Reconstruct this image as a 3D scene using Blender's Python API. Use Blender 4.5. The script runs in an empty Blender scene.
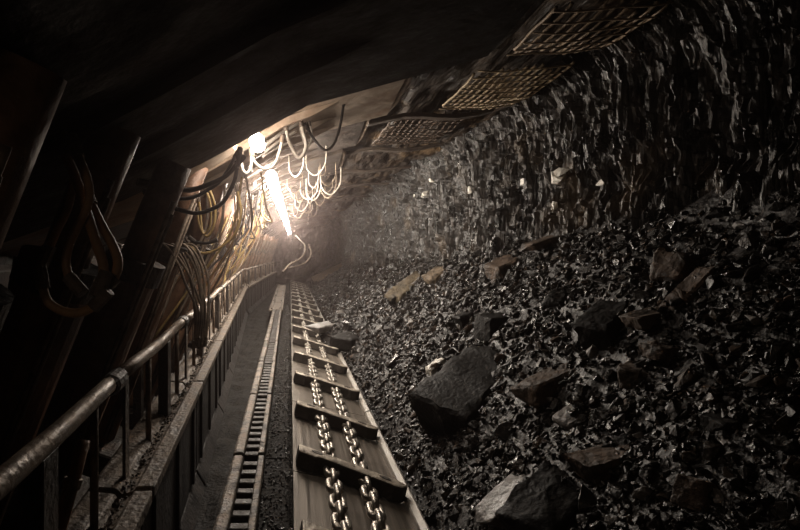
# Longwall coal face: camera stands on the conveyor line and looks down the face.
import bpy, bmesh, math, random
import numpy as np
from mathutils import Vector, Matrix, noise
random.seed(7)
S = bpy.context.scene
COL = S.collection
F, PX0, PY0, EYE = 520.0, 290.0, 251.0, 1.6      # focal length in pixels, vanishing point of the face, eye height

def atY(px, py, Y): return Vector(((px-PX0)/F*Y, Y, EYE-(py-PY0)/F*Y))
def lerp(a, b, t): return a+(b-a)*t
def ip(x, xs, ys):
    return float(np.interp(x, xs, ys))
def nz(x, y, z=0.0): return noise.noise(Vector((x, y, z)))
def fbm(x, y, z, o=4): return noise.fractal(Vector((x, y, z)), 0.9, 2.1, o)

# ------------------------------------------------------------------ materials
MATS = {}
def mat(name, c1, c2, rough=(0.4, 0.8), metal=0.0, scale=(6, 6, 6), c3=None, s3=1.5, t3=(0.5, 0.62), bump=0.3, bscale=30.0,
        island=False, objrand=False, spec=0.5, ramp=(0.35, 0.65), bstretch=None, coat=0.0):
    m = bpy.data.materials.new(name); m.use_nodes = True
    nt = m.node_tree; N = nt.nodes; L = nt.links
    bs = N['Principled BSDF']
    geo = N.new('ShaderNodeNewGeometry')
    mp = N.new('ShaderNodeMapping'); mp.inputs['Scale'].default_value = scale
    L.new(geo.outputs['Position'], mp.inputs['Vector'])
    n1 = N.new('ShaderNodeTexNoise'); n1.inputs['Scale'].default_value = 1.0; n1.inputs['Detail'].default_value = 6; n1.inputs['Roughness'].default_value = 0.65
    L.new(mp.outputs[0], n1.inputs['Vector'])
    cr = N.new('ShaderNodeValToRGB'); cr.color_ramp.elements[0].position = ramp[0]; cr.color_ramp.elements[1].position = ramp[1]
    cr.color_ramp.elements[0].color = (*c1, 1); cr.color_ramp.elements[1].color = (*c2, 1)
    L.new(n1.outputs['Fac'], cr.inputs['Fac'])
    colout = cr.outputs['Color']
    if c3 is not None:
        n3 = N.new('ShaderNodeTexNoise'); n3.inputs['Scale'].default_value = s3; n3.inputs['Detail'].default_value = 5
        L.new(geo.outputs['Position'], n3.inputs['Vector'])
        r3 = N.new('ShaderNodeMapRange'); r3.inputs[1].default_value = t3[0]; r3.inputs[2].default_value = t3[1]
        src = geo.outputs['Random Per Island'] if island else n3.outputs['Fac']
        if objrand:
            oi = N.new('ShaderNodeObjectInfo'); src = oi.outputs['Random']
        L.new(src, r3.inputs[0])
        mx = N.new('ShaderNodeMix'); mx.data_type = 'RGBA'
        L.new(r3.outputs[0], mx.inputs[0]); L.new(colout, mx.inputs[6]); mx.inputs[7].default_value = (*c3, 1)
        colout = mx.outputs[2]
    L.new(colout, bs.inputs['Base Color'])
    n2 = N.new('ShaderNodeTexNoise'); n2.inputs['Scale'].default_value = bscale; n2.inputs['Detail'].default_value = 5
    mp2 = N.new('ShaderNodeMapping'); mp2.inputs['Scale'].default_value = bstretch or (1, 1, 1)
    L.new(geo.outputs['Position'], mp2.inputs['Vector']); L.new(mp2.outputs[0], n2.inputs['Vector'])
    rr = N.new('ShaderNodeMapRange'); rr.inputs[1].default_value = 0.35; rr.inputs[2].default_value = 0.65
    rr.inputs[3].default_value = rough[0]; rr.inputs[4].default_value = rough[1]
    L.new(n1.outputs['Fac'], rr.inputs[0]); L.new(rr.outputs[0], bs.inputs['Roughness'])
    bp = N.new('ShaderNodeBump'); bp.inputs['Strength'].default_value = bump; bp.inputs['Distance'].default_value = 0.02
    L.new(n2.outputs['Fac'], bp.inputs['Height']); L.new(bp.outputs[0], bs.inputs['Normal'])
    bs.inputs['Metallic'].default_value = metal
    bs.inputs['Specular IOR Level'].default_value = spec
    MATS[name] = m
    return m
def emit(name, c, s):
    m = bpy.data.materials.new(name); m.use_nodes = True
    bs = m.node_tree.nodes['Principled BSDF']
    bs.inputs['Base Color'].default_value = (0.9, 0.9, 0.9, 1)
    bs.inputs['Emission Color'].default_value = (*c, 1); bs.inputs['Emission Strength'].default_value = s
    MATS[name] = m; return m

mat('coal_rubble', (.003, .0027, .0025), (.017, .014, .0115), (.15, .55), scale=(9, 9, 9), c3=(.045, .030, .020), t3=(.78, 1.0), island=True, bump=.5, bscale=45, spec=.48)
mat('coal_lump', (.005, .005, .005), (.024, .021, .019), (.14, .42), scale=(7, 7, 7), c3=(.035, .028, .023), t3=(.6, 1.0), objrand=True, bump=.4, bscale=38, spec=.75)
mat('coal_slope', (.005, .0045, .004), (.022, .018, .016), (.3, .7), scale=(8, 8, 8), bump=.7, bscale=40)
mat('coal_face', (.004, .0036, .0033), (.055, .044, .036), (.22, .6), scale=(11, 11, 3.2), c3=(.10, .074, .05), s3=1.5, t3=(.58, .74), bump=.9, bscale=22, bstretch=(1.8, 1.8, .4), spec=.5, ramp=(.42, .70))
mat('pale_mineral', (.45, .42, .37), (.80, .76, .68), (.3, .6), scale=(14, 14, 14), bump=.5)
mat('shale_brown', (.025, .017, .012), (.105, .068, .044), (.5, .85), scale=(9, 9, 9), bump=.9, bscale=30)
mat('shale_tan', (.045, .034, .023), (.17, .125, .08), (.5, .85), scale=(11, 11, 11), bump=.9, bscale=30)
mat('shale_olive', (.035, .028, .018), (.13, .10, .062), (.5, .85), scale=(11, 11, 11), bump=.9, bscale=30)
mat('shale_grey', (.06, .056, .052), (.22, .20, .185), (.3, .6), scale=(8, 8, 8), bump=.5, bscale=30)
mat('roof_rock', (.009, .0065, .005), (.045, .030, .019), (.5, .9), scale=(9, 1.3, 9), c3=(.12, .075, .036), s3=1.3, t3=(.54, .68), bump=1.0, bscale=14, bstretch=(2.5, .4, 2.5), spec=.25)
mat('mine_floor', (.015, .013, .012), (.06, .05, .042), (.6, .95), scale=(6, 6, 6), bump=.8, bscale=25)
mat('dirt', (.035, .028, .023), (.14, .11, .085), (.6, .95), scale=(18, 18, 18), bump=.9, bscale=55)
mat('deck_steel', (.135, .115, .096), (.25, .215, .18), (.32, .5), .5, scale=(34, .3, 34), c3=(.085, .068, .055), s3=4, t3=(.58, .8), bump=.12, bscale=34, bstretch=(3, .15, 3))
mat('chain_steel', (.20, .18, .155), (.46, .415, .36), (.26, .45), .8, scale=(20, 20, 20), bump=.2, bscale=60)
mat('flight_side_shade', (.020, .016, .013), (.06, .048, .038), (.45, .75), .2, scale=(10, 10, 10), bump=.4, bscale=45)  # dark copy of the flight metal: shade on the backlit flanks
mat('coal_boulder', (.004, .0036, .0032), (.013, .011, .0095), (.5, .75), scale=(7, 7, 7), bump=.6, bscale=30, spec=.18)
mat('ground_dark', (.004, .0034, .003), (.020, .016, .0125), (.75, .95), scale=(9, 9, 9), bump=.9, bscale=40, spec=.2)
mat('rack_dark', (.012, .010, .008), (.045, .036, .029), (.4, .7), .3, scale=(12, 12, 12), bump=.5, bscale=45)
mat('spill_dark', (.010, .008, .007), (.032, .025, .021), (.5, .8), .2, scale=(7, 7, 3), bump=.4, bscale=35)
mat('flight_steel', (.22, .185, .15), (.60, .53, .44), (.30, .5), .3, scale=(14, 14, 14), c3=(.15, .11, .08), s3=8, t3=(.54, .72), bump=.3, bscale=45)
mat('dark_steel', (.022, .018, .015), (.075, .06, .05), (.4, .75), .35, scale=(8, 8, 8), c3=(.09, .05, .03), s3=5, t3=(.58, .75), bump=.5, bscale=40)
mat('rail_steel', (.05, .04, .032), (.27, .215, .17), (.4, .7), .35, scale=(16, 16, 16), c3=(.04, .03, .022), s3=9, t3=(.48, .58), bump=.6, bscale=45)
mat('tube_steel', (.13, .095, .07), (.36, .28, .21), (.38, .65), .35, scale=(16, 9, 16), c3=(.08, .05, .03), s3=5, t3=(.52, .7), bump=.3, bscale=40)
mat('tray_steel', (.06, .046, .036), (.24, .19, .145), (.45, .8), .25, scale=(12, 7, 12), c3=(.30, .25, .20), s3=6, t3=(.6, .72), bump=.6, bscale=45)
mat('canopy_dark', (.011, .008, .0075), (.032, .023, .020), (.5, .85), .1, scale=(5, 5, 5), c3=(.025, .017, .013), s3=2.5, bump=.4, bscale=25)  # near canopies: their lack of light is put into this dark colour
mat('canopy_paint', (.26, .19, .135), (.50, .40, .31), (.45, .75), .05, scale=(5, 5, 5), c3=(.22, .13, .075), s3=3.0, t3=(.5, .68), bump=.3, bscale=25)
mat('canopy_dim', (.020, .015, .012), (.075, .055, .040), (.5, .85), .05, scale=(5, 5, 5), c3=(.04, .026, .018), s3=3, bump=.5, bscale=25)  # far canopies: paint darkened to stand in for weaker light
mat('rail_bright', (.13, .115, .10), (.30, .27, .235), (.4, .6), .25, scale=(16, 5, 16), bump=.15, spec=.4)
mat('leg_rust', (.16, .085, .048), (.36, .205, .125), (.4, .7), .15, scale=(6, 6, 6), c3=(.10, .06, .04), s3=3.5, t3=(.52, .7), bump=.3, bscale=30)
mat('piston', (.35, .30, .26), (.60, .54, .48), (.2, .4), .8, scale=(9, 9, 9), bump=.1)
mat('hose_brown', (.30, .17, .085), (.50, .30, .15), (.45, .7), scale=(12, 12, 12), bump=.2, bscale=60)
mat('hose_black', (.012, .011, .011), (.035, .03, .028), (.35, .6), scale=(12, 12, 12), bump=.2)
mat('hose_pale', (.45, .40, .34), (.70, .64, .56), (.35, .6), scale=(12, 12, 12), bump=.2)
mat('hose_yellow', (.36, .24, .085), (.58, .42, .18), (.4, .65), scale=(12, 12, 12), bump=.2)
mat('hose_dusty', (.13, .10, .075), (.33, .26, .19), (.5, .75), scale=(12, 12, 12), bump=.2)
mat('wire', (.17, .122, .07), (.40, .30, .18), (.5, .8), .2, scale=(14, 14, 14), bump=.2)
mat('wire_near', (.15, .108, .072), (.34, .25, .165), (.5, .8), .2, scale=(14, 14, 14), bump=.2)
mat('housing', (.20, .19, .17), (.34, .32, .29), (.4, .6), .4)
emit('lamp_glow', (1.0, .88, .755), 255.0)
emit('fill_glow_rear', (1.0, .78, .58), 24.0)  # weak warm glow of the added fill lamp
emit('lamp_glow_near', (1.0, .87, .75), 100.0)

# ------------------------------------------------------------------ mesh helpers
class MB:
    def __init__(s): s.v = []; s.f = []
    def add(s, vs, fs):
        b = len(s.v); s.v.extend([tuple(p) for p in vs]); s.f.extend([tuple(b+i for i in f) for f in fs]); return s
    def hexa(s, p):     # bottom four (ccw from above), top four
        return s.add(p, [(3, 2, 1, 0), (4, 5, 6, 7), (0, 1, 5, 4), (1, 2, 6, 5), (2, 3, 7, 6), (3, 0, 4, 7)])
    def box(s, c, d, M=None):
        cx, cy, cz = c; x, y, z = d[0]/2, d[1]/2, d[2]/2
        p = [Vector((cx+a*x, cy+b*y, cz+e*z)) for e in (-1, 1) for a, b in ((-1, -1), (1, -1), (1, 1), (-1, 1))]
        if M is not None: p = [M @ q for q in p]
        return s.hexa(p)
    def prism(s, poly, y0, y1, f=None):        # poly in (x,z), swept along y
        f = f or (lambda x, y, z: (x, y, z)); n = len(poly)
        vs = [f(x, y0, z) for x, z in poly]+[f(x, y1, z) for x, z in poly]
        fs = [tuple(range(n)), tuple(range(2*n-1, n-1, -1))]+[((i+1) % n, i, n+i, n+(i+1) % n) for i in range(n)]
        return s.add(vs, fs)
    def sweep(s, poly, ys, f):                 # poly in (a,b) swept along a list of stations; f(a,b,y)
        n = len(poly); vs = [f(a, b, y) for y in ys for a, b in poly]; fs = []
        for k in range(len(ys)-1):
            for i in range(n):
                fs.append((k*n+(i+1) % n, k*n+i, (k+1)*n+i, (k+1)*n+(i+1) % n))
        m = (len(ys)-1)*n
        fs.append(tuple(range(n))); fs.append(tuple(range(m+n-1, m-1, -1)))
        return s.add(vs, fs)
    def tube(s, pts, r, seg=8, closed=False, caps=True):
        pts = [Vector(p) for p in pts]; n = len(pts)
        rs = r if isinstance(r, (list, tuple)) else [r]*n
        up = None; rings = []
        for i in range(n):
            if closed: t = pts[(i+1) % n]-pts[i-1]
            else: t = pts[min(i+1, n-1)]-pts[max(i-1, 0)]
            if t.length < 1e-9: t = Vector((0, 1, 0))
            t.normalize()
            if up is None:
                up = Vector((0, 0, 1)) if abs(t.z) < .9 else Vector((1, 0, 0))
            a = up-t*up.dot(t)
            if a.length < 1e-5: a = t.orthogonal()
            a.normalize(); up = a; b = t.cross(a)
            rings.append([pts[i]+a*math.cos(2*math.pi*k/seg)*rs[i]+b*math.sin(2*math.pi*k/seg)*rs[i] for k in range(seg)])
        vs = [p for rg in rings for p in rg]; fs = []
        for i in range(n if closed else n-1):
            j = (i+1) % n
            for k in range(seg):
                fs.append((i*seg+k, i*seg+(k+1) % seg, j*seg+(k+1) % seg, j*seg+k))
        if caps and not closed:
            fs.append(tuple(range(seg-1, -1, -1))); fs.append(tuple((n-1)*seg+k for k in range(seg)))
        return s.add(vs, fs)
    def mesh(s, name, m, smooth=False, bevel=0.0, bseg=1):
        me = bpy.data.meshes.new(name); me.from_pydata(s.v, [], s.f)
        bm = bmesh.new(); bm.from_mesh(me)
        bmesh.ops.recalc_face_normals(bm, faces=bm.faces)
        if bevel > 0:
            es = [e for e in bm.edges if len(e.link_faces) == 2 and e.calc_face_angle(0) > .5]
            bmesh.ops.bevel(bm, geom=es, offset=bevel, segments=bseg, affect='EDGES', profile=.5, clamp_overlap=True)
        bm.to_mesh(me); bm.free()
        me.materials.append(MATS[m] if isinstance(m, str) else m)
        if smooth: me.shade_smooth()
        return me
    def obj(s, name, m, parent=None, smooth=False, bevel=0.0, bseg=1):
        return link(name, s.mesh(name, m, smooth, bevel, bseg), parent)

def link(name, me, parent=None, loc=None):
    o = bpy.data.objects.new(name, me); COL.objects.link(o)
    if parent is not None: o.parent = parent
    if loc is not None: o.location = loc
    return o
def tag(o, label, cat, group=None, kind=None):
    o['label'] = label
    if cat: o['category'] = cat
    if group: o['group'] = group
    if kind: o['kind'] = kind
    return o
def thing(name, label, cat, loc=(0, 0, 0), rz=0.0, group=None):
    o = bpy.data.objects.new(name, None); COL.objects.link(o)
    o.empty_display_size = .1; o.location = loc; o.rotation_euler = (0, 0, rz)
    return tag(o, label, cat, group)
def structure(o, label=None):
    o['kind'] = 'structure'
    if label: o['label'] = label
    return o
KIDS = {}
def dup(root, loc=None, rz=None, label=None):
    def rec(o, par):
        c = o.copy(); COL.objects.link(c)
        if par is not None: c.parent = par
        for ch in list(CH.get(o.name, [])): rec(ch, c)
        return c
    CH = {}
    for o in COL.objects:
        if o.parent: CH.setdefault(o.parent.name, []).append(o)
    r = rec(root, None)
    if loc is not None: r.location = loc
    if rz is not None: r.rotation_euler = (0, 0, rz)
    if label: r['label'] = label
    return r
def spline(pts, n=8):
    P = [Vector(p) for p in pts]; P = [P[0]*2-P[1]]+P+[P[-1]*2-P[-2]]; out = []
    for i in range(1, len(P)-2):
        a, b, c, d = P[i-1], P[i], P[i+1], P[i+2]
        for k in range(n):
            t = k/n
            out.append(.5*((2*b)+(c-a)*t+(2*a-5*b+4*c-d)*t*t+(3*b-a-3*c+d)*t**3))
    out.append(P[-2]); return out
ORD = ['nearest to the camera', 'second from the camera', 'third from the camera', 'fourth from the camera', 'fifth from the camera', 'sixth from the camera',
       'seventh from the camera', 'eighth from the camera', 'ninth from the camera', 'tenth from the camera', 'eleventh from the camera', 'twelfth from the camera',
       'thirteenth from the camera', 'fourteenth from the camera', 'fifteenth from the camera', 'sixteenth from the camera']

# ------------------------------------------------------------------ shapes of the place
FACE_X = 2.25
def rub_top(Y): return ip(Y, [-2, 2.8, 4.2, 8.2, 14, 23, 31], [1.9, 1.85, 1.73, 1.54, 1.25, .9, .75])
def rub_x0(Y): return .83-.42*math.exp(-((Y-8.3)/.85)**2)
def rub_base(x, y):
    x0 = rub_x0(y); s = (x-x0)/(FACE_X-x0)
    z = .06+(rub_top(y)-.06)*(max(s, 0)**.9 if s > 0 else s*1.2)
    z += .22*math.exp(-((y-8.3)/.8)**2)*math.exp(-((x-.8)/.35)**2)
    a = min(1, max(0, s*4))
    z += a*(.10*nz(x*1.3+3, y*1.1, 5)+.06*nz(x*3.1, y*2.9, 1))
    return z
def rub_hit(px, py, lift=0.0):
    d = Vector(((px-PX0)/F, 1, -(py-PY0)/F)); t = .8
    while t < 30:
        p = d*t
        if EYE+p.z < rub_base(p.x, p.y)+lift: break
        if p.x > FACE_X-.05: break
        t += .01
    p = d*t; return Vector((p.x, p.y, EYE+p.z))
def roof_z(x): return ip(x, [-2.8, -1.5, -.98, 0, .6, 1.1, 1.7, 2.5, 3], [1.75, 2.05, 2.35, 2.83, 2.98, 3.02, 3.04, 3.12, 3.15])

def grid_obj(name, us, vs, fn, m, flip=False, smooth=False):
    nu, nv = len(us), len(vs); mb = MB()
    mb.v = [tuple(fn(u, v)) for u in us for v in vs]
    mb.f = [((i*nv+j), ((i+1)*nv+j), ((i+1)*nv+j+1), (i*nv+j+1)) for i in range(nu-1) for j in range(nv-1)]
    me = bpy.data.meshes.new(name); me.from_pydata(mb.v, [], mb.f if not flip else [f[::-1] for f in mb.f])
    me.materials.append(MATS[m])
    if smooth: me.shade_smooth()
    return link(name, me)
def ygrid(y0, y1, d0, k):
    out = [y0]; 
    while out[-1] < y1:
        y = out[-1]; out.append(y+d0*max(1.0, abs(y)*k))
    return out

# floor, end wall, side wall, ceiling, coal face
structure(grid_obj('floor', list(np.linspace(-3.2, 3.2, 60)), list(np.linspace(-3, 31, 120)),
          lambda x, y: (x, y, -.02+.03*nz(x*2, y*2)), 'mine_floor'), 'dark trampled coal floor of the mine tunnel')
structure(grid_obj('wall_back', list(np.linspace(-3.2, 3.2, 60)), list(np.linspace(-.1, 3.4, 40)),
          lambda x, z: (x, 30.5+.35*fbm(x*1.2, z*.8, 4), z), 'coal_face'), 'hazy rock at the far end of the tunnel')
structure(grid_obj('wall_rear', list(np.linspace(-3.2, 3.2, 30)), list(np.linspace(-.1, 3.4, 20)),
          lambda x, z: (x, -2.9+.15*fbm(x*1.2, z*.8, 4), z), 'coal_slope', flip=True))
structure(grid_obj('wall_left', list(np.linspace(-3, 31, 160)), list(np.linspace(-.1, 2.6, 24)),
          lambda y, z: (-2.75+.12*fbm(y*1.2, z*1.2, 9), y, z), 'coal_slope', flip=True), 'dark collapsed ground behind the roof supports')
def roof_pt(x, y):
    z = roof_z(x)
    w = min(1, max(0, (x-.55)/.5))
    d = .05*fbm(x*3.0, y*.7, 2, 4)+w*(.09*fbm(x*2.2, y*.9, 7, 5)-.05*abs(nz(x*5, y*1.3, 3)))
    return (x, y, z+d)
structure(grid_obj('ceiling', sorted(set(list(np.linspace(-2.9, .6, 24))+list(np.linspace(.6, 2.9, 70)))), ygrid(-3, 31, .05, .12), roof_pt, 'roof_rock', flip=True),
          'streaky brown rock roof between the support canopies and the coal face')
def face_pt(y, z):
    top = 3.15
    h = z/top
    x = FACE_X+.16*nz(y*.55, z*.25, 11)
    x += .10*fbm(y*2.6, z*.8, 3, 5)              # upright fractures
    x -= .09*max(0, nz(y*3.7, z*.6, 21))
    w_ = .35*nz(y*3, z*1.3, 8)
    c = noise.cell(Vector((math.floor(y*11+w_*2), math.floor(z*5.0+nz(y*6, 0)*2.5+w_), 3)))   # blocky cleats
    x += .045*(c-.5)
    c = noise.cell(Vector((math.floor(y*27+w_*4), math.floor(z*7.0+nz(y*17, 0)*4), 9)))
    x += .022*(c-.5)
    ledge = math.exp(-((z-(2.10+.10*nz(y*1.5, 3)))/.10)**2)
    x += .10*ledge*(0.5+nz(y*6, 2))
    x += .045*fbm(y*13, z*3.0, 6, 4)
    x -= .30*max(0, (h-.86)/.14)**2               # curls over into the roof
    return (x, y, z)
structure(grid_obj('wall_right', ygrid(-2.9, 31, .011, .33), list(np.linspace(.9, 3.3, 200)), face_pt, 'coal_face'),
          'fractured upright coal face with glinting columns')

# ------------------------------------------------------------------ rocks
def hull_rock(seed, dims, n=16, cuts=0, rough=.0, bev=.0, flat=.0):
    rnd = random.Random(seed); bm = bmesh.new()
    for _ in range(n):
        while True:
            v = Vector((rnd.uniform(-1, 1), rnd.uniform(-1, 1), rnd.uniform(-1, 1)))
            if .35 < v.length < 1.25: break
        v = Vector([math.copysign(abs(c)**.7, c) for c in v])
        bm.verts.new((v.x*dims[0]/2, v.y*dims[1]/2, v.z*dims[2]/2))
    r = bmesh.ops.convex_hull(bm, input=bm.verts)
    bmesh.ops.delete(bm, geom=[v for v in bm.verts if not v.link_faces], context='VERTS')
    bmesh.ops.dissolve_limit(bm, angle_limit=.18, verts=bm.verts, edges=bm.edges)
    bmesh.ops.triangulate(bm, faces=bm.faces)
    if cuts:
        if bev: bmesh.ops.bevel(bm, geom=bm.edges[:], offset=bev, segments=1, affect='EDGES', profile=.5, clamp_overlap=True)
        bmesh.ops.triangulate(bm, faces=bm.faces)
        for _ in range(cuts):
            bmesh.ops.subdivide_edges(bm, edges=bm.edges[:], cuts=1, use_grid_fill=True)
        sc = 1/max(dims)
        for v in bm.verts:
            p = v.co*sc*5
            v.co += v.co.normalized()*rough*max(dims)*(fbm(p.x+seed, p.y, p.z, 4))
    bmesh.ops.recalc_face_normals(bm, faces=bm.faces)
    me = bpy.data.meshes.new('rock'); bm.to_mesh(me); bm.free()
    return me

# the slope itself: one heap, with thousands of chips bedded in it
def slope_pt(x01, y):
    x0 = rub_x0(y)-.05; x = x0+x01*(FACE_X+.25-x0)
    z = rub_base(x, y)
    a = min(1, x01*6)
    z += a*(.05*fbm(x*5, y*4.5, 8, 5)-.01)
    return (x, y, z)
slope = grid_obj('coal_rubble', list(np.linspace(0, 1, 120)), ygrid(-2.5, 30.5, .02, .28), slope_pt, 'coal_slope', flip=True)
tag(slope, 'slope of fine black coal rubble banked against the coal face', 'rubble', None, 'stuff')

chip_src = []
for k in range(14):
    r = random.Random(100+k)
    me = hull_rock(100+k, (1, r.uniform(.5, .9), r.uniform(.35, .7)), n=r.choice((14, 18, 22)))
    chip_src.append(([tuple(v.co) for v in me.vertices], [tuple(p.vertices) for p in me.polygons]))
    bpy.data.meshes.remove(me)
def rnd_rot(r, flatness=.6):
    e = Matrix.Rotation(r.uniform(0, 6.283), 3, 'Z')
    t = Matrix.Rotation(r.gauss(0, flatness), 3, 'X') @ Matrix.Rotation(r.gauss(0, flatness)-.4, 3, 'Y')
    return t @ e
def slope_frame():            # tilt of the bank
    return Matrix.Rotation(-.75, 3, 'Y')
mb = MB(); r = random.Random(3); n_chip = 0
while n_chip < 26000:
    y = r.uniform(0, 1)**2.0*26+1.1
    x0 = rub_x0(y); s = r.uniform(0, 1); x = x0-.03+s*(FACE_X-x0+.02)
    if x/y < -.1 or (PX0+F*x/y) > 840: continue
    sz = r.uniform(.012, .034)*(1+min(y, 14)*.085)*(1.0 if r.random() < .8 else r.uniform(1.3, 2.4))
    p = Vector((x, y, rub_base(x, y)+.05*fbm(x*5, y*4.5, 8, 5)*min(1, s*6)+sz*.12))
    vs, fs = r.choice(chip_src); R = Matrix.Rotation(r.gauss(-.65, .45), 3, 'Y') @ Matrix.Rotation(r.gauss(0, .45), 3, 'X') @ Matrix.Rotation(r.gauss(0, .7), 3, 'Z')
    mb.add([p+R @ (Vector(v)*sz) for v in vs], fs); n_chip += 1
n_near = 0
while n_near < 5000:
    y = r.uniform(-.8, 2.6); x0 = rub_x0(y); s = r.uniform(0, 1); x = x0+s*(FACE_X-x0)
    if y > 1.1 and PX0+F*x/y < 840: continue
    sz = r.uniform(.014, .05); p = Vector((x, y, rub_base(x, y)+.05*fbm(x*5, y*4.5, 8, 5)*min(1, s*6)+sz*.12))
    vs, fs = r.choice(chip_src); R = Matrix.Rotation(r.gauss(-.65, .45), 3, 'Y') @ Matrix.Rotation(r.gauss(0, .45), 3, 'X') @ Matrix.Rotation(r.gauss(0, .7), 3, 'Z')
    mb.add([p+R @ (Vector(v)*sz) for v in vs], fs); n_near += 1
ch = link('coal_chips', mb.mesh('coal_chips', 'coal_rubble'))
tag(ch, 'countless small coal chips strewn over the whole rubble slope', 'rubble', None, 'stuff')

def block_rock(seed, dims, rough=.038):
    rnd = random.Random(seed); bm = bmesh.new()
    P = []
    for e in (-1, 1):
        for a, b in ((-1, -1), (1, -1), (1, 1), (-1, 1)):
            P.append(bm.verts.new((a*dims[0]/2*rnd.uniform(.62, 1.06), b*dims[1]/2*rnd.uniform(.7, 1.05), e*dims[2]/2*rnd.uniform(.62, 1.05))))
    for _ in range(3):
        q = Vector((rnd.uniform(-1, 1), rnd.uniform(-1, 1), rnd.uniform(-1, 1))).normalized()
        bm.verts.new((q.x*dims[0]*.60, q.y*dims[1]*.60, q.z*dims[2]*.60))
    bmesh.ops.convex_hull(bm, input=bm.verts)
    bmesh.ops.delete(bm, geom=[v for v in bm.verts if not v.link_faces], context='VERTS')
    bmesh.ops.bevel(bm, geom=bm.edges[:], offset=min(dims)*.09, segments=1, affect='EDGES', profile=.5, clamp_overlap=True)
    bmesh.ops.triangulate(bm, faces=bm.faces)
    for _ in range(2):
        es = [e for e in bm.edges if e.calc_length() > min(dims)*.15]
        bmesh.ops.subdivide_edges(bm, edges=es, cuts=2); bmesh.ops.triangulate(bm, faces=bm.faces)
    sc = 1/max(dims)
    for v in bm.verts:
        p = v.co*sc*4
        v.co += Vector((fbm(p.x+seed, p.y, p.z, 4), fbm(p.x, p.y+seed, p.z, 4), fbm(p.x, p.y, p.z+seed, 4)))*rough*min(max(dims), 2.2*min(dims))
    bmesh.ops.recalc_face_normals(bm, faces=bm.faces)
    me = bpy.data.meshes.new('rock'); bm.to_mesh(me); bm.free()
    me.shade_smooth(); me.set_sharp_from_angle(angle=.6); return me

# distinct boulders: (pixel, size in metres, material, rotation, label)
def boulder(px, py, dims, m, rot, label, seed, name='boulder', cat='rock', lift=0.0, n=22):
    p = rub_hit(px, py, lift); p = p+Vector((0, .10*dims[1], -.16*dims[2]))
    me = block_rock(seed, dims)
    me.materials.append(MATS[m]); me.name = name
    o = link(name, me, None, p); o.rotation_euler = [math.radians(a) for a in rot]
    tag(o, label, cat); return o
PXM = lambda px, py: rub_hit(px, py).y/F
def B(px, py, w, h, d, m, rot, label, seed, **k):
    u = PXM(px, py)
    return boulder(px, py, (w*u, d*u, h*u), m, rot, label, seed, **k)
B(478, 388, 120, 62, 75, 'coal_boulder', (8, -28, 30), 'biggest black coal boulder low on the slope, its long top edge lit grey', 211)
B(500, 322, 42, 32, 40, 'coal_boulder', (0, -5, 10), 'square black coal block with a glinting ridge, halfway up the slope', 222)
B(506, 266, 36, 26, 30, 'shale_brown', (0, -20, 20), 'brown rock block just below the coal face beside the olive slab', 233)
B(408, 287, 48, 12, 22, 'shale_olive', (10, -32, 25), 'long olive-brown slab lying up the slope under the coal face', 244)
B(440, 273, 34, 13, 24, 'shale_tan', (5, -28, 10), 'yellowish rock slab at the upper end of the olive slab', 255)
B(334, 272, 46, 11, 24, 'shale_tan', (0, -22, 20), 'pale tan slab far down the slope near the lamps', 266)
B(676, 267, 40, 38, 34, 'shale_brown', (0, 25, 30), 'rounded brown boulder high on the slope above the long brown slab', 277)
B(692, 285, 24, 64, 26, 'shale_brown', (10, 38, 10), 'long brown slab leaning upright high on the slope', 288)
B(657, 316, 54, 18, 30, 'shale_brown', (0, -12, 0), 'flat brown rock at the foot of the long leaning slab', 299)
B(670, 352, 46, 20, 30, 'shale_brown', (0, 6, 0), 'blunt brown rock sitting under the flat brown rock', 300)
B(636, 372, 34, 26, 24, 'shale_brown', (0, -10, 40), 'small brown block beside the blunt brown rock', 311)
B(610, 322, 52, 42, 44, 'coal_boulder', (0, -30, 20), 'humped black boulder with a grey lit rim above the brown block', 322)
B(560, 378, 84, 24, 40, 'shale_brown', (0, -22, 0), 'brown slab stretched up the slope right of the biggest black boulder', 333)
B(610, 460, 62, 24, 40, 'shale_brown', (0, -18, 0), 'reddish-brown rock low on the slope near the camera', 344)
B(516, 492, 88, 22, 40, 'shale_grey', (0, -36, 10), 'pale-edged grey slab slanting beside the lower black boulder', 355)
B(560, 510, 96, 66, 70, 'coal_boulder', (0, -25, 20), 'big black boulder at the bottom of the picture behind the grey slab', 366)
B(329, 325, 42, 7, 26, 'shale_grey', (0, -10, 20), 'flat grey slab with a bright top lying across the conveyor edge', 377, lift=.02)
B(436, 366, 22, 12, 16, 'pale_mineral', (0, -30, 10), 'small bright white chip of rock above the biggest black boulder', 388)
B(350, 340, 36, 17, 30, 'coal_boulder', (0, -10, 40), 'dark coal heap block pushed against the conveyor under the grey slab', 399)
B(548, 240, 50, 9, 26, 'shale_brown', (0, -16, 10), 'thin brown ledge rock at the foot of the coal face', 400)
B(702, 492, 40, 34, 30, 'shale_brown', (0, 20, 20), 'stubby brown rock near the bottom right of the slope', 411)
B(470, 316, 30, 16, 20, 'coal_boulder', (0, -20, 10), 'low black lump downslope of the square black block', 422)
B(560, 300, 34, 20, 24, 'coal_boulder', (0, -28, 30), 'tilted black lump upslope of the square black block', 433)
B(730, 420, 46, 26, 36, 'coal_boulder', (0, -10, 10), 'dull black lump low at the right end of the slope', 444)
B(580, 414, 40, 18, 30, 'shale_grey', (0, -34, 10), 'thin grey slab tilted up the slope below the long brown slab', 455)

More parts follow.
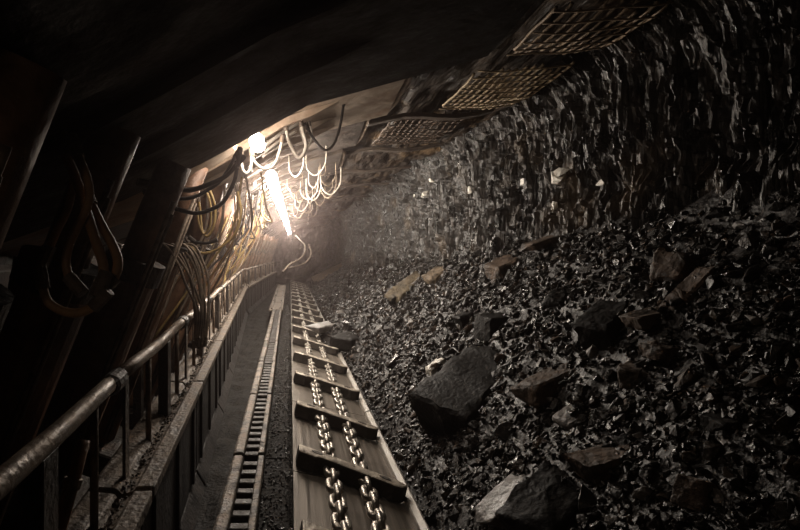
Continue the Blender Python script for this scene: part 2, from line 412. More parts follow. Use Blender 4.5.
# loose lumps, one object each, sharing meshes
lump_me = []
for k in range(16):
    rr_ = random.Random(500+k)
    me = hull_rock(500+k, (1, rr_.uniform(.55, .95), rr_.uniform(.3, .7)), n=rr_.choice((10, 12, 15)), cuts=1, rough=.03, bev=.03)
    lump_me.append(me)
lump_var = {}
for kind, m in (('black', 'coal_lump'), ('brown', 'shale_brown'), ('grey', 'shale_grey')):
    lst = []
    for me in lump_me:
        c = me.copy(); c.name = kind+'_lump'; c.materials.append(MATS[m]); lst.append(c)
    lump_var[kind] = lst
for me in lump_me: bpy.data.meshes.remove(me)
r = random.Random(11); placed = []; n = 0; tries = 0
while n < 270 and tries < 20000:
    tries += 1
    px, py = r.uniform(318, 790), r.uniform(215, 528)
    p = rub_hit(px, py)
    if p.x > FACE_X-.08 or p.x < rub_x0(p.y)+.04 or p.y > 14: continue
    u = p.y/F
    szp = r.uniform(7, 17) if r.random() < .8 else r.uniform(16, 28)
    szp *= lerp(.75, 1.25, min(1, max(0, (px-330)/350)))
    if any((px-a)**2+(py-b)**2 < (.55*(szp+c))**2 for a, b, c in placed): continue
    placed.append((px, py, szp))
    q = r.random(); kind = 'black' if q < .70 else ('grey' if q < .84 else 'brown')
    nm = {'black': 'coal_lump', 'grey': 'grey_stone', 'brown': 'brown_stone'}[kind]
    o = link(nm, r.choice(lump_var[kind]), None, p+Vector((0, 0, szp*u*.15)))
    o.scale = (szp*u,)*3
    R = (Matrix.Rotation(r.gauss(-.5, .35), 3, 'Y') @ Matrix.Rotation(r.gauss(0, .4), 3, 'X') @ Matrix.Rotation(r.uniform(0, 6.28), 3, 'Z'))
    o.rotation_euler = R.to_euler()
    s_ = (p.x-rub_x0(p.y))/(FACE_X-rub_x0(p.y))
    zone = ('far along the tunnel' if p.y > 7 else 'near the camera' if p.y < 3.2 else 'midway along the slope')
    zz = ('close to the conveyor edge' if s_ < .33 else 'high up under the coal face' if s_ > .68 else 'in the middle of the bank')
    col = {'black': 'glossy black coal lump', 'grey': 'pale grey stone', 'brown': 'dull brown stone'}[kind]
    tag(o, f'{col} {zone}, {zz}', 'rock', f'{kind} lumps {zone}, {zz}')
    n += 1

# pale mineral blocks standing out of the coal face
r = random.Random(21)
for k, (px, py, w, h) in enumerate([(556, 178, 12, 14), (563, 172, 9, 10), (592, 181, 8, 9), (429, 194, 10, 7), (420, 194, 7, 6), (485, 190, 4, 7), (491, 189, 4, 5), (440, 180, 5, 5), (548, 206, 4, 10), (524, 182, 6, 8)]):
    Y = FACE_X/((px-PX0)/F); u = Y/F
    p = atY(px, py, Y)
    fx = face_pt(p.y, p.z)[0]
    me = hull_rock(900+k, (w*u*1.2, w*u*1.8, h*u*1.15), n=18)
    me.materials.append(MATS['pale_mineral'])
    o = link('mineral_block', me, None, (fx-(.07 if k < 2 else .04), p.y, p.z))
    tag(o, ['square cream mineral block, biggest of the pair in the middle of the coal face', 'cream mineral block at the upper right of the biggest one in the coal face',
            'lone cream mineral block right of the pair on the coal face', 'pale mineral block, larger of the far pair on the coal face', 'pale mineral block, smaller of the far pair on the coal face',
            'small upright white mineral sliver between the two pale pairs', 'small white mineral chip beside the upright sliver', 'tiny pale mineral chip above the far pair on the coal face',
            'thin pale mineral strip below the square cream block', 'dull pale mineral chip left of the square cream block'][k], 'mineral block')

# ------------------------------------------------------------------ scraper conveyor
TI = math.atan2(.15, .70); cT, sT = math.cos(TI), math.sin(TI); PW = .685
def pan(u, w, y): return (.02+u*cT+w*sT, y, .25-u*sT+w*cT)
seams = [0.2+1.5*k for k in range(16)]
conv = thing('conveyor_trough', 'steel scraper conveyor trough running down the tunnel beside the coal slope', 'conveyor', (0, 0, 0))
for k, y0 in enumerate(seams):
    y1 = y0+1.49
    mb = MB()
    mb.sweep([(0, -.03), (PW, -.03), (PW, 0), (0, 0)], [y0, y1], pan)
    mb.obj('deck_plate', 'deck_steel', conv)
    mb = MB(); mb.sweep([(PW-.02, -.06), (PW+.035, -.06), (PW+.035, .045), (PW+.02, .06), (PW-.02, .035)], [y0, y1], pan)
    mb.obj('edge_rail', 'rail_bright', conv, bevel=.006)
    mb = MB(); mb.prism([(-.155, -.02), (.018, -.02), (.018, .275), (-.012, .325), (-.155, .325)], y0, y1)
    mb.obj('side_wall', 'ground_dark', conv, bevel=.008)
# dirt and fine coal lying on the side wall
mb = MB(); r = random.Random(5)
for k in range(4200):
    y = r.uniform(0, 1)**1.6*15+1.2; x = r.uniform(-.15, .012); sz = r.uniform(.004, .016)*(1+y*.06)
    vs, fs = r.choice(chip_src); R = rnd_rot(r, .5)
    mb.add([Vector((x, y, .325+sz*.15))+R @ (Vector(v)*sz) for v in vs], fs)
d = mb.obj('coal_crumbs', 'coal_rubble', None); tag(d, 'coal crumbs lying along the flat top of the conveyor side wall', 'rubble', None, 'stuff')

# chain with flight bars
FY = [1.42, 2.37, 3.31, 4.31, 5.39, 6.48, 7.62, 8.75, 9.9, 11.05, 12.2, 13.4, 14.6, 15.8, 17.0, 18.2, 19.4, 20.6, 21.8]
scr = thing('scraper_chain', 'twin steel scraper chains with cross flight bars lying in the conveyor trough', 'chain', (0, 0, 0))
UC = (.226, .432)
SK = -.36
def fl_pt(u, v, w): return pan(u, w, v+SK*u)
mbf = MB()
plan = [(.012, -.065), (.12, -.07), (.17, -.05), (.55, -.05), (.58, -.058), (.635, -.045), (.668, -.005), (.668, .02), (.61, .05), (.55, .045), (.17, .045), (.12, .055), (.012, .05)]
zl = lambda u: .115 if u < .2 else .105
nP = len(plan)
vs = [fl_pt(u, v*1.12, .012) for u, v in plan]+[fl_pt(u, v*1.0, zl(u)*.90) for u, v in plan]+[fl_pt(.35+(u-.35)*.985, v*.88, zl(u)) for u, v in plan]
fs = [tuple(range(nP))[::-1], tuple(range(2*nP, 3*nP))]
for L_ in (0, 1): fs += [(L_*nP+i, L_*nP+(i+1) % nP, (L_+1)*nP+(i+1) % nP, (L_+1)*nP+i) for i in range(nP)]
mbf.add(vs, fs)
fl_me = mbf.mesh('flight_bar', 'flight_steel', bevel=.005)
fl_me.materials.append(MATS['flight_side_shade'])            # backlighting put into the colour: pale worn top, shaded dark flanks
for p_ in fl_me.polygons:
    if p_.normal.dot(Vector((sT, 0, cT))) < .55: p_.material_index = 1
mbb = MB()
def disc(u, v, ru, rv, w0, w1, n=14):
    a = [fl_pt(u+ru*math.cos(t*6.2832/n), v+rv*math.sin(t*6.2832/n), w0) for t in range(n)]
    b = [fl_pt(u+ru*.9*math.cos(t*6.2832/n), v+rv*.9*math.sin(t*6.2832/n), w1) for t in range(n)]
    return a+b, [tuple(range(n))[::-1], tuple(range(n, 2*n))]+[(i, (i+1) % n, n+(i+1) % n, n+i) for i in range(n)]
bolts_me = []
for u in (.13, .33, .54):
    m1 = MB(); m1.add(*disc(u, -.003, .038, .021, .100, .110 if u > .2 else .1185)); bolts_me.append(m1.mesh('bolt_pocket', 'dark_steel'))
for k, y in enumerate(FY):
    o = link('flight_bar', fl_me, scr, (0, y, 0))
    if k < 8:
        for bm_ in bolts_me: link('bolt_pocket', bm_, o)
# chain links
def link_pts(L_, Wd, n=5):
    out = []
    for k in range(n+1): a = -math.pi/2+math.pi*k/n; out.append((Wd*math.sin(a), L_+Wd*math.cos(a)))
    for k in range(n+1): a = math.pi/2+math.pi*k/n; out.append((Wd*math.sin(a), -L_+Wd*math.cos(a)))
    return out
PITCH = .101
flat = MB().tube([(x, y, 0) for x, y in link_pts(.034, .033)], .0205, 8, closed=True).mesh('chain_link', 'chain_steel', smooth=True)
vert = MB().tube([(0, y, x) for x, y in link_pts(.040, .0255)], .0190, 8, closed=True).mesh('chain_link', 'chain_steel', smooth=True)
Rt = Matrix.Rotation(TI, 4, 'Y')
for ci, u in enumerate(UC):
    far = MB(); far_items = []
    ys = [1.25+PITCH*j for j in range(int(20/PITCH))]
    chn = None; objs = []
    for j, y in enumerate(ys):
        p = Vector(pan(u+.002*math.sin(j*1.7), .056, y))
        if j < 46: objs.append((p, flat if j % 2 else vert))
        else:
            pts = link_pts(.036, .031, 3) if j % 2 else link_pts(.040, .0235, 3)
            P3 = [p+(Rt.to_3x3() @ (Vector((a, b, 0)) if j % 2 else Vector((0, b, a)))) for a, b in pts]
            far.tube(P3, .016, 5, closed=True)
    chn = far.obj('chain', 'chain_steel', scr, smooth=True); chn['kind'] = 'stuff'
    for p, me in objs:
        o = link('chain_link', me, chn, p); o.rotation_euler = (0, TI, 0)

# ------------------------------------------------------------------ haulage rack between trough and spill plates
def rack_x(y): return ip(y, [0, 2, 12, 20], [0, 0, -.03, -.05])
for k in range(8):
    y0 = .5+1.3*k; y1 = y0+1.26; ym = (y0+y1)/2
    root = thing('rack_section', f'worn toothed haulage rack section beside the conveyor, {ORD[k]}', 'rack', (rack_x(ym), ym, .24), 0, 'haulage rack sections')
    h = (y1-y0)/2
    MB().prism([(-.335, 0), (-.270, 0), (-.270, .15), (-.28, .16), (-.325, .16), (-.335, .15)], -h, h).obj('rail', 'rail_steel', root, bevel=.006)
    MB().prism([(-.185, 0), (-.148, 0), (-.148, .16), (-.185, .16)], -h, h).obj('rail', 'rail_steel', root, bevel=.006)
    tooth = MB().hexa([Vector(p) for p in [(-.272, -.036, .02), (-.183, -.036, .02), (-.183, .036, .02), (-.272, .036, .02), (-.272, -.026, .128), (-.183, -.026, .128), (-.183, .030, .128), (-.272, .030, .128)]]).mesh('rack_tooth', 'rack_dark', bevel=.006)
    for j in range(11):
        link('rack_tooth', tooth, root, (0, -h+.07+j*.115, 0))
    MB().box((-.23, 0, .01), (.10, 2*h, .03)).obj('rack_base', 'rack_dark', root)
# dusty plates beyond the rack
for k in range(5):
    y0 = 11.0+1.6*k
    root = thing('cover_plate', f'dusty flat cover plate beyond the toothed rack, {ORD[k]}', 'plate', (-.06, y0+.8, .32), 0, 'dusty cover plates beyond the rack')
    MB().box((-.24, 0, .02), (.30, 1.52, .04)).obj('plate', 'tray_steel', root, bevel=.008)
    MB().box((-.33, 0, .05), (.04, 1.45, .05)).obj('edge_bar', 'rail_steel', root, bevel=.006)
    MB().box((-.15, 0, .05), (.03, 1.45, .05)).obj('edge_bar', 'rail_steel', root, bevel=.006)
# bed under rack
mb = MB(); 
structure(grid_obj('trim_1', list(np.linspace(-1.5, -.155, 40)), list(np.linspace(-2.5, 25, 300)),
          lambda x, y: (x, y, .08+.04*fbm(x*5, y*3, 2, 4)), 'ground_dark'), 'muddy ground strip between the spill plates and the rack')

# ------------------------------------------------------------------ spill plates, cable tray and handrail on the left
def LX(y):
    if y <= 12: return -.05*y
    return -.6+.048*(y-12)
def slope_at(y): return math.atan(-(LX(y+.01)-LX(y-.01))/.02)
NS = 14
for k in range(NS):
    y0 = .35+1.5*k; y1 = y0+1.47; ym = (y0+y1)/2; X = LX(ym); rz = slope_at(ym); h = (y1-y0)/2
    t = thing('cable_tray', f'dusty steel cable tray with dark spill plate below it, {ORD[k]}', 'cable tray', (X, ym, .2), rz, 'cable tray sections')
    mb = MB(); mb.prism([(-.62, .49), (-.44, .49), (-.385, .53), (-.385, .572), (-.448, .572), (-.458, .555), (-.50, .545), (-.515, .565), (-.605, .575), (-.62, .56)], -h, h)
    mb.obj('tray', 'tray_steel', t, bevel=.004)
    mb = MB(); mb.box((-.44, 0, .25), (.022, 2*h, .50))
    mb.prism([(-.44, .0), (-.43, .0), (-.37, -.10), (-.385, -.11)], -h, h)
    for q in (-.5, .0, .5): mb.box((-.428, q*1.1, .25), (.03, .05, .48))
    mb.obj('spill_plate', 'spill_dark', t, bevel=.004)
    mb = MB(); r = random.Random(70+k)
    for j in range(200 if k < 4 else 110):
        x = r.gauss(-.482, .014); x = min(-.458, max(-.53, x)); y = r.uniform(-h, h); sz = r.uniform(.008, .022)
        vs, fs = r.choice(chip_src); R = rnd_rot(r, .5)
        mb.add([Vector((x, y, .55+sz*.1))+R @ (Vector(v)*sz) for v in vs], fs)
    o = mb.obj('dirt_lumps', 'dirt', t); o['kind'] = 'stuff'; o['label'] = 'crumbled dirt lying in the tray'
    t = thing('handrail', f'pale worn handrail tube on upright posts above the cable tray, {ORD[k]}', 'handrail', (X, ym, .7), rz, 'handrail sections')
    bow = [Vector((-.515, -h-.01+(2*h+.03)*j/6, .45+.006*math.sin(j*1.3+k))) for j in range(7)]
    MB().tube(bow, .027, 12).obj('rail_tube', 'tube_steel', t, smooth=True)
    MB().tube([(-.515, h-.07, .45), (-.515, h-.05, .45), (-.515, h+.05, .45), (-.515, h+.07, .45)], [.030, .037, .037, .030], 12).obj('coupling', 'dark_steel', t)
    for j, q in enumerate((-.62, -.24, .14, .52)):
        if j == 2: MB().box((-.515, q, .225), (.05, .09, .42)).obj('post', 'dark_steel', t, bevel=.004)
        elif j % 2: MB().tube([(-.515, q, .035), (-.515, q, .43)], .013, 8).obj('post', 'tube_steel', t, smooth=True)
        else: MB().box((-.515, q, .225), (.012, .05, .41)).obj('post', 'tray_steel', t)

# ------------------------------------------------------------------ roof supports (shields)
def build_support(label, under, paint, tip_t, dz):
    root = thing('roof_support', label, 'roof support', (0, 0, 0), 0, None)
    # canopy: cranked box beam
    up = [(x, z+dz) for x, z in under]
    tops = [(x, z+ip(x, [under[0][0], -.5, under[-1][0]], [.30, .26, tip_t])) for x, z in up]
    poly = up+tops[::-1]
    mb = MB(); mb.prism(poly, -.70, .70); can = mb.obj('canopy', paint, root, bevel=.012)
    # underside stiffeners
    for yy in ((-.52, -.12, .28, .58) if paint != 'canopy_dark' else (-.5, .0)):
        mb = MB(); seg = [p for p in up if -1.0 < p[0] < up[-1][0]-.1]
        xs = np.linspace(seg[0][0], min(.35, up[-1][0]-.25), 8); ux = [p[0] for p in up]; uz = [p[1] for p in up]
        pl = [(x, ip(x, ux, uz)+.004) for x in xs]
        dn = [(x, ip(x, ux, uz)-(.05 if 0 < i < 7 else .0)) for i, x in enumerate(xs)]
        mb.prism(dn+pl[::-1], yy-.02, yy+.02); mb.obj('stiffener', paint, can)
    # hinge box with a slot and the tip pad
    ux = [p[0] for p in up]; uz = [p[1] for p in up]
    for (a, b, c, d_) in (((-.80, -.34, -.60, -.30), (-.80, -.34, .30, .60)) if paint != 'canopy_dark' else ()):
        mb = MB(); mb.hexa([Vector(q) for q in [(a, c, ip(a, ux, uz)-.13), (b, c, ip(b, ux, uz)-.07), (b, d_, ip(b, ux, uz)-.07), (a, d_, ip(a, ux, uz)-.13),
                                     (a, c, ip(a, ux, uz)+.01), (b, c, ip(b, ux, uz)+.01), (b, d_, ip(b, ux, uz)+.01), (a, d_, ip(a, ux, uz)+.01)]])
        mb.obj('leg_socket', paint, can, bevel=.008)
    tx, tz = up[-1]
    MB().tube([(tx-.02, -.66, tz+.03), (tx+.02, -.4, tz+.04), (tx+.03, 0, tz+.045), (tx+.02, .4, tz+.04), (tx-.02, .66, tz+.03)], .03, 8).obj('tip_bar', 'tube_steel' if paint != 'canopy_dark' else 'dark_steel', can, smooth=True)
    # two legs
    for yy in (-.38, .38):
        top = Vector((-.60, yy, 1.6+ip(-.60, [p[0] for p in under], [p[1]-1.6 for p in under])+dz-.02)); bot = Vector((-1.30, yy, .34))
        d = (top-bot).normalized(); Ln = (top-bot).length
        lg = MB().tube([bot, bot+d*.05, bot+d*(Ln*.70), bot+d*(Ln*.70+.01)], [.10, .135, .135, .12], 20).obj('leg', 'leg_rust', root, smooth=False)
        MB().tube([bot+d*(Ln*.70), top], .085, 16).obj('piston_rod', 'leg_rust', lg, smooth=True)
        MB().tube([bot+d*(Ln*.66), bot+d*(Ln*.72)], .15, 20).obj('leg_collar', 'dark_steel', lg)
        side = d.cross(Vector((0, 1, 0))).normalized()
        off = -side*.10+Vector((0, -.12, 0)) if side.x < 0 else side*.10+Vector((0, -.12, 0))
        MB().tube([bot+off+d*.1, top+off-d*.18], .013, 6).obj('oil_pipe', 'tube_steel', lg, smooth=True)
        off2 = off*1.0+Vector((.03, -.03, 0))
        MB().tube([bot+off2+d*.1, top+off2-d*.25], .009, 6).obj('oil_pipe', 'tube_steel', lg, smooth=True)
    mb = MB(); mb.prism([(-2.35, .12), (-1.05, .12), (-.98, .16), (-1.02, .30), (-1.2, .36), (-2.35, .42)], -.62, -.14); mb.prism([(-2.35, .12), (-1.05, .12), (-.98, .16), (-1.02, .30), (-1.2, .36), (-2.35, .42)], .14, .62)
    mb.box((-2.0, 0, .26), (.5, .4, .22)); mb.obj('base', 'dark_steel', root, bevel=.01)
    mb = MB(); mb.prism([(-2.52, .45), (-2.46, .42), (-2.10, 1.45), (-2.16, 1.50)], -.68, .68); mb.obj('rear_shield', 'canopy_dark', root, bevel=.006)
    mb = MB(); mb.prism([(-1.75, .42), (-1.67, .42), (-1.45, 1.55+dz), (-1.53, 1.58+dz)], -.60, -.52); mb.prism([(-1.75, .42), (-1.67, .42), (-1.45, 1.55+dz), (-1.53, 1.58+dz)], .52, .60)
    mb.obj('link_arm', 'dark_steel', root, bevel=.006)
    vb = MB().box((-1.12, 0, 1.28), (.10, .26, .20)).box((-1.12, 0, 1.14), (.05, .06, .12)).obj('valve_block', 'tray_steel', root, bevel=.008)
    for j in range(4): MB().tube([(-1.07, -.09+.06*j, 1.30), (-1.01, -.09+.06*j, 1.33)], .012, 8).obj('valve_lever', 'chain_steel', vb)
    MB().box((-1.12, 0, .74), (.06, .06, .90)).obj('valve_post', 'dark_steel', root)
    return root
UN1 = [(-2.35, 1.42), (-.98, 1.89), (-.52, 2.10), (.06, 2.41), (1.06, 2.67)]
UN2 = [(-2.35, 1.50), (-.98, 1.95), (-.52, 2.17), (.02, 2.50), (.80, 2.70)]
RZ = math.radians(-3.0)
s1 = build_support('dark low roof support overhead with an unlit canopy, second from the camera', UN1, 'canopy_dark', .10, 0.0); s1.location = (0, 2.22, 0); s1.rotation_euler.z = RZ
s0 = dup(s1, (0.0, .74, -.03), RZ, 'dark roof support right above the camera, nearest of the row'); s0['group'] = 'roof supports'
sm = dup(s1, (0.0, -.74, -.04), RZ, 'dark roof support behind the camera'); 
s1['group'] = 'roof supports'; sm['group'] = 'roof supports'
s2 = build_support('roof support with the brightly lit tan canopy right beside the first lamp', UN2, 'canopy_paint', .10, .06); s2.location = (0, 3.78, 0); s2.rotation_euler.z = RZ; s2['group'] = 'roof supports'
s3 = build_support('x', UN2, 'canopy_dim', .10, .06); s3['group'] = 'roof supports'
for k in range(3, 16):
    y = 3.78+1.52*(k-2)
    xo = -.045*(y-3.78) if y < 12 else -.37+.03*(y-12)
    if k == 3: s3.location = (xo, y, .05); s3.rotation_euler.z = RZ; s3['label'] = f'lit roof support in the row behind the handrail, {ORD[k]}'; continue
    s = dup(s3, (xo, y, [.0, .05, -.02, .03][k % 4]), RZ, f'lit roof support in the row behind the handrail, {ORD[k]}')

# ------------------------------------------------------------------ lamps
LY = [-1.0, 3.42, 5.22, 6.05, 6.9, 7.75, 8.6, 9.6, 10.8, 12.4, 14.5, 17.0, 20.0]  # first entry: unseen fill lamp added to brighten the near left hoses
tube_near = MB().tube([(0, -.13, 0), (0, -.12, 0), (0, -.08, 0), (0, .08, 0), (0, .12, 0), (0, .13, 0)], [.012, .034, .048, .048, .034, .012], 16).mesh('lamp_tube', 'lamp_glow_near', smooth=True)
tube_far = MB().tube([(0, -.27, 0), (0, -.26, 0), (0, .26, 0), (0, .27, 0)], [.04, .055, .055, .04], 14).mesh('lamp_tube', 'lamp_glow', smooth=True)
tube_fill = MB().tube([(0, -.27, 0), (0, -.26, 0), (0, .26, 0), (0, .27, 0)], [.04, .055, .055, .04], 14).mesh('lamp_tube', 'fill_glow_rear', smooth=True)
def endcap(s, L_): return MB().tube([(0, s*L_, 0), (0, s*(L_+.05), 0), (0, s*(L_+.07), 0)], [.026, .026, .016], 14)
for k, y in enumerate(LY):
    x = ip(y, [3.3, 5.22, 8.6, 12.4, 20], [-.217, -.180, -.150, -.10, -.02]); x, z = (-.45, 1.95) if k == 0 else (x, 2.31)
    z = z if k == 0 else 2.31 if k == 1 else 2.315
    L_ = .13 if k == 1 else .27
    root = thing('tunnel_lamp', f'glowing tube lamp hanging under the roof supports, {ORD[k-1]}' if k else 'added fill lamp, unseen behind the camera', 'lamp', (x, y, z), 0, 'tube lamps along the tunnel')
    link('lamp_tube', tube_fill if k == 0 else tube_near if k == 1 else tube_far, root)
    MB().box((0, 0, .066 if k else .055), (.03, 2*L_-.06, .016)).obj('holder', 'housing', root, bevel=.003)
    MB().tube([(0, L_-.06, .06), (0, L_-.06, .13)], .006, 6).tube([(0, -L_+.06, .06), (0, -L_+.06, .13)], .006, 6).obj('hanger', 'dark_steel', root)

# ------------------------------------------------------------------ hoses and cables
def hose(name, pts, rad, m, label, group=None, cat='hose', n=7, fit=True, seg=8):
    sp = spline(pts, n)
    if not fit:
        o = MB().tube(sp, rad, seg).obj(name, m, None, smooth=True)
        return tag(o, label, cat, group)
    o = MB().tube(sp, rad, seg).obj(name, m, None, smooth=True); tag(o, label, cat, group)
    for a, b in ((sp[0], sp[1]), (sp[-1], sp[-2])):
        d = (b-a).normalized(); MB().tube([a-d*rad, a+d*rad*4], rad*1.45, 8).obj('hose_fitting', 'dark_steel' if m == 'hose_black' else 'tray_steel', o)
    return o
def tr(pts, Y0, Y1=None):
    Y1 = Y1 or Y0; n = len(pts)-1
    return [atY(px, py, lerp(Y0, Y1, i/n)) for i, (px, py) in enumerate(pts)]
H = 'hydraulic_hose'
hose(H, tr([(241, 150), (241, 160), (243, 170), (247, 173), (251, 166), (251, 150)], 3.60), .011, 'hose_pale', 'small narrow pale hose loop just left under the first lamp')
hose(H, tr([(252, 150), (254, 161), (262, 168), (270, 168), (276, 162), (280, 150), (283, 136)], 3.62), .012, 'hose_pale', 'wide pale hose loop sagging right of the first lamp')
hose(H, tr([(285, 124), (289, 141), (294, 152), (299, 158), (304, 153), (306, 144), (303, 132), (300, 120)], 3.7), .013, 'hose_pale', 'bright deep pale hose loop right of the wide loop')
hose(H, tr([(299, 122), (301, 132), (304, 141), (308, 147), (312, 135), (309, 122)], 3.85), .008, 'hose_pale', 'thin pale hose loop behind the deep bright loop')
hose(H, tr([(306, 124), (310, 133), (317, 143), (325, 150), (333, 145), (339, 130), (342, 115), (344, 100)], 3.75), .010, 'hose_black', 'dark hanging hose loop in front of the lit tan canopy')
for j, (a, b) in enumerate((((264, 146), (300, 122)), ((265, 152), (296, 131)), ((262, 157), (290, 142)))):
    o = hose('service_pipe', tr([a, ((a[0]+b[0])/2, (a[1]+b[1])/2-1), b], 3.72, 3.9), .014-.002*j, 'hose_pale', ['topmost of three straight pale pipes right of the first lamp', 'middle of three straight pale pipes right of the first lamp', 'lowest of three straight pale pipes right of the first lamp'][j], None, 'pipe', fit=False)
hose(H, tr([(207, 186), (212, 196), (215, 208), (214, 224), (208, 236), (202, 230), (200, 212), (198, 196)], 3.55), .010, 'hose_yellow', 'tall yellow hose loop hanging in front of the rusty leg')
hose(H, tr([(236, 186), (239, 198), (241, 212), (238, 228), (230, 240), (216, 250), (202, 253), (191, 246), (186, 238)], 3.7), .010, 'hose_yellow', 'big sweeping yellow hose curve beside the tall yellow loop')
hose(H, tr([(204, 188), (209, 198), (211, 212), (210, 226), (204, 234), (199, 224), (197, 208)], 3.5), .007, 'hose_yellow', 'thin yellow hose loop inside the tall yellow one')
hose('power_cable', tr([(240, 150), (237, 168), (234, 182), (224, 201), (212, 209), (198, 213), (184, 211), (160, 203)], 3.1, 2.6), .012, 'hose_black', 'thick black cable sagging across the lit leg socket', None, 'cable')
hose('power_cable', tr([(242, 158), (227, 175), (210, 184), (190, 190), (170, 187), (140, 182)], 3.1, 2.6), .014, 'hose_black', 'upper thick black cable running from the lamp into the dark', None, 'cable')
hose('power_cable', tr([(238, 152), (222, 179), (206, 191), (190, 198), (168, 198), (146, 192)], 3.15, 2.65), .011, 'hose_black', 'lower thick black cable running alongside the upper one', None, 'cable')
hose('power_cable', tr([(190, 238), (196, 242), (208, 243), (216, 240)], 3.4), .010, 'hose_black', 'short black cable end low under the yellow curve', None, 'cable')
BR = 'hose_brown'
hose(H, tr([(62, 138), (65, 152), (73, 172), (81, 193), (89, 220), (97, 245), (103, 264), (103, 280), (98, 292)], 1.52, 1.44), .015, BR, 'long brown hose in front, crossing the others near the first leg')
hose(H, tr([(72, 140), (79, 158), (88, 182), (88, 205), (76, 230), (69, 246), (66, 262), (70, 278), (80, 290)], 1.48, 1.42), .013, BR, 'brown hose swinging left in an S between the crossing hoses')
hose(H, tr([(84, 190), (92, 206), (103, 228), (113, 246), (118, 262), (114, 278), (101, 291)], 1.56, 1.48), .014, BR, 'brown hose bulging right at the lower end of the crossing hoses')
hose(H, tr([(40, 270), (46, 298), (60, 310), (78, 313), (94, 306), (106, 294)], 1.43), .013, BR, 'brown hose loop hanging lowest under the crossing hoses')
hose(H, tr([(78, 160), (74, 178), (68, 208), (56, 233), (44, 262)], 1.56), .013, BR, 'dim brown hose behind, running down to the left')
rb = random.Random(9)
for j in range(9):
    o_ = j*3.6; q = lambda a=2.5: rb.uniform(-a, a)
    hose(H, tr([(138+o_*.4, 236+o_*.4+q()), (150+o_*.6, 240+o_*.4+q()), (166+o_*.9, 248-o_*.1+q()), (178+o_*.9, 262+q()), (188+o_*.7+q(), 284+q()), (194+o_*.5+q(), 312+q()), (194+o_*.4+q(), 345+q())], 3.25+.04*j, 3.4), .0085, 'hose_dusty', 'dusty hose in the bundle arching down behind the handrail', 'arching hose bundle by the rusty leg')
t = thing('prop_pole', 'short rusty brown pole leaning beside the cable tray at the bottom left corner', 'pole', (0, 0, 0))
pl = tr([(84, 440), (74, 478), (58, 532), (50, 560)], 1.42, 1.30)
MB().tube(pl, [.017, .018, .020, .021], 12).obj('shaft', 'leg_rust', t, smooth=True); MB().tube([pl[1], pl[1]*.8+pl[2]*.2], .024, 12).obj('collar', 'tube_steel', t)
# curtain of hoses between the supports further on
r = random.Random(31)
for k in range(64):
    y = r.uniform(0, 1)**1.2*7.5+4.05
    xo = -.045*(y-3.78)
    xt = LX(y)+r.uniform(-.50, -.02); zt = 1.6+ip(xt-xo, [-.98, -.5, 0], [.33, .52, .82])
    xb = LX(y)-.515-r.uniform(.08, .40); zb = r.uniform(.85, 1.25)
    dy = r.uniform(-.5, .5); sag = r.uniform(.1, .35)
    if r.random() < .55:
        pts = [(xt, y, zt), (lerp(xt, xb, .25)+r.uniform(-.05, .10), y+dy*.3, lerp(zt, zb, .35)), (lerp(xt, xb, .6)+r.uniform(-.05, .12), y+dy*.6, lerp(zt, zb, .7)), (xb, y+dy, zb)]
        kind = 'hanging hose'; lab = 'thin dusty hose hanging down in the hose curtain behind the handrail'; g = 'hose curtain behind the handrail'
    else:
        zt2 = zt-r.uniform(0, .1); y2 = y+r.uniform(.3, .9)
        pts = [(xt, y, zt), (xt+.04, lerp(y, y2, .15), zt-sag), (xt+.03+r.uniform(-.1, .1), (y+y2)/2, zt-sag*1.5), (xt-.02, lerp(y, y2, .85), zt2-sag), (xt, y2, zt2)]
        lab = 'thin dusty hose drooping in a loop between the supports'; g = 'looped hoses between the supports'
    hose(H, pts, r.uniform(.007, .012), r.choice(['hose_dusty', 'hose_dusty', 'hose_yellow', 'hose_brown', 'hose_black']), lab, g, fit=False, n=6, seg=6)
# fine tangle right of the lamps
for k in range(24):
    y = r.uniform(4.8, 12); x = r.uniform(.06, .55); z = 2.62-.0*y+ (0 if x < .2 else .05)
    w = r.uniform(.04, .14); dpt = r.uniform(.10, .34); dy = r.uniform(-.3, .3)
    pts = [(x-w, y, z), (x-w*.9, y+dy*.2, z-dpt*.7), (x, y+dy*.5, z-dpt), (x+w*.9, y+dy*.8, z-dpt*.6), (x+w, y+dy, z+.02)]
    hose(H, pts, r.uniform(.006, .011), r.choice(['hose_dusty', 'hose_dusty', 'hose_pale']), 'thin pale hose loop hanging under the far canopies beside the lamps', 'hose loops beside the far lamps', fit=False, n=6, seg=6)
# coiled bright cable at the far end of the trough
hose('trailing_cable', tr([(283, 272), (290, 264), (298, 260), (304, 254), (305, 246), (300, 240), (296, 236)], 12.5, 14.5), .02, 'hose_dusty', 'thick pale trailing cable curling up at the far end of the conveyor', None, 'cable')
hose('trailing_cable', tr([(288, 268), (297, 266), (306, 262), (311, 254), (309, 245)], 13, 15), .018, 'hose_dusty', 'second pale trailing cable curling behind the first at the far end', None, 'cable')

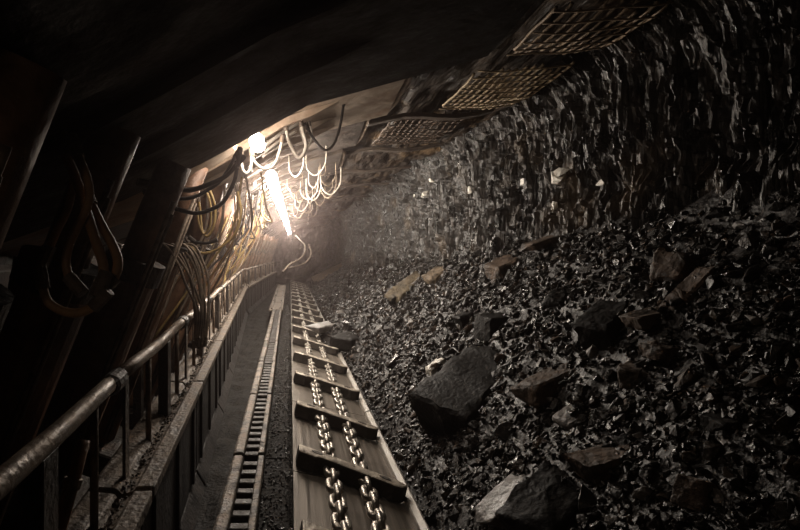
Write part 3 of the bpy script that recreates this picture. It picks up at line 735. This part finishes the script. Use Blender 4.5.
# ------------------------------------------------------------------ roof mesh and straps
def mesh_panel(label, x0, x1, y0, y1, m, dy=.12, dx=.062, sag=.05, seed=1, drop=.10):
    mb = MB()
    zf = lambda x, y: roof_z(x)-drop-sag*math.sin(math.pi*(y-y0)/(y1-y0))*(.6+.4*nz(x*2, y*2, seed))+.02*nz(x*4, y*4, seed)
    x = x0
    while x <= x1:
        a, b = y0+.45*abs(nz(x*4, seed)), y1-.5*abs(nz(x*3.3, seed+3))
        mb.tube([(x+.012*nz(x*8, yy*3, seed), yy, zf(x, yy)) for yy in np.linspace(a, b, 16)], .0105, 5); x += dx
    y = y0+.05
    while y <= y1-.05:
        mb.tube([(xx, y+.01*nz(xx*8, y*3, seed), zf(xx, y)-.012) for xx in np.linspace(x0, x1, 12)], .006, 5); y += dy
    o = mb.obj('roof_mesh', m, None, smooth=True); return tag(o, label, 'wire mesh')
mesh_panel('lit tan wire mesh sheet on the roof just past the lit canopy', 1.32, 1.98, 3.6, 4.75, 'wire', seed=2, drop=.15, dx=.055)
mesh_panel('dim wire mesh sheet nearer the camera at the top of the picture', 1.42, 2.06, 2.75, 3.5, 'wire_near', drop=.12, dx=.07, seed=5)
mesh_panel('narrow far strip of wire mesh on the roof above the coal face', 1.0, 1.75, 5.0, 6.5, 'shale_brown', seed=8)
r = random.Random(44)
for k, (y, x0, x1) in enumerate([(5.0, .75, 1.9), (6.6, .6, 1.9), (8.3, .55, 1.9), (10.2, .4, 1.9), (12.5, .3, 1.9)]):
    mb = MB(); xs = np.linspace(x0, x1, 8)
    mb.sweep([(-.05, 0), (.05, 0), (.05, .04), (-.05, .04)], list(xs), lambda a, b, x: (x, y+a+.25*(x0-x)*.4, roof_z(x)-.17+b+.02*math.sin(x*7+k)))
    o = mb.obj('roof_bar', 'canopy_dim', None, bevel=.005); tag(o, f'brown roof bar running from the canopies towards the coal face, {ORD[k]}', 'bar', 'roof bars')

# ------------------------------------------------------------------ world, haze, camera
w = bpy.data.worlds.new('mine_air'); S.world = w; w.use_nodes = True
nt = w.node_tree; nt.nodes['Background'].inputs['Color'].default_value = (0, 0, 0, 1); nt.nodes['Background'].inputs['Strength'].default_value = 0
vs_ = nt.nodes.new('ShaderNodeVolumeScatter'); vs_.inputs['Color'].default_value = (1, .80, .76, 1); vs_.inputs['Density'].default_value = .0085; vs_.inputs['Anisotropy'].default_value = .89
nt.links.new(vs_.outputs[0], nt.nodes['World Output'].inputs['Volume'])

cam = bpy.data.cameras.new('camera'); co = bpy.data.objects.new('camera', cam); COL.objects.link(co)
co.location = (0, 0, EYE); co.rotation_euler = (math.pi/2, 0, 0)
cam.sensor_width = 36; cam.lens = F/800*36; cam.clip_start = .02; cam.clip_end = 100
cam.shift_x = (400-PX0)/800; cam.shift_y = (PY0-265)/800
S.camera = co
S.view_settings.view_transform = 'Standard'; S.view_settings.look = 'None'; S.view_settings.gamma = 1.0; S.view_settings.exposure = -0.8
S.view_settings.use_curve_mapping = False
try:
    S.cycles.use_denoising = True; S.cycles.denoiser = 'OPENIMAGEDENOISE'
    S.cycles.sample_clamp_indirect = 3.0; S.cycles.max_bounces = 6; S.cycles.volume_bounces = 0; S.cycles.caustics_reflective = False; S.cycles.caustics_refractive = False
except Exception: pass
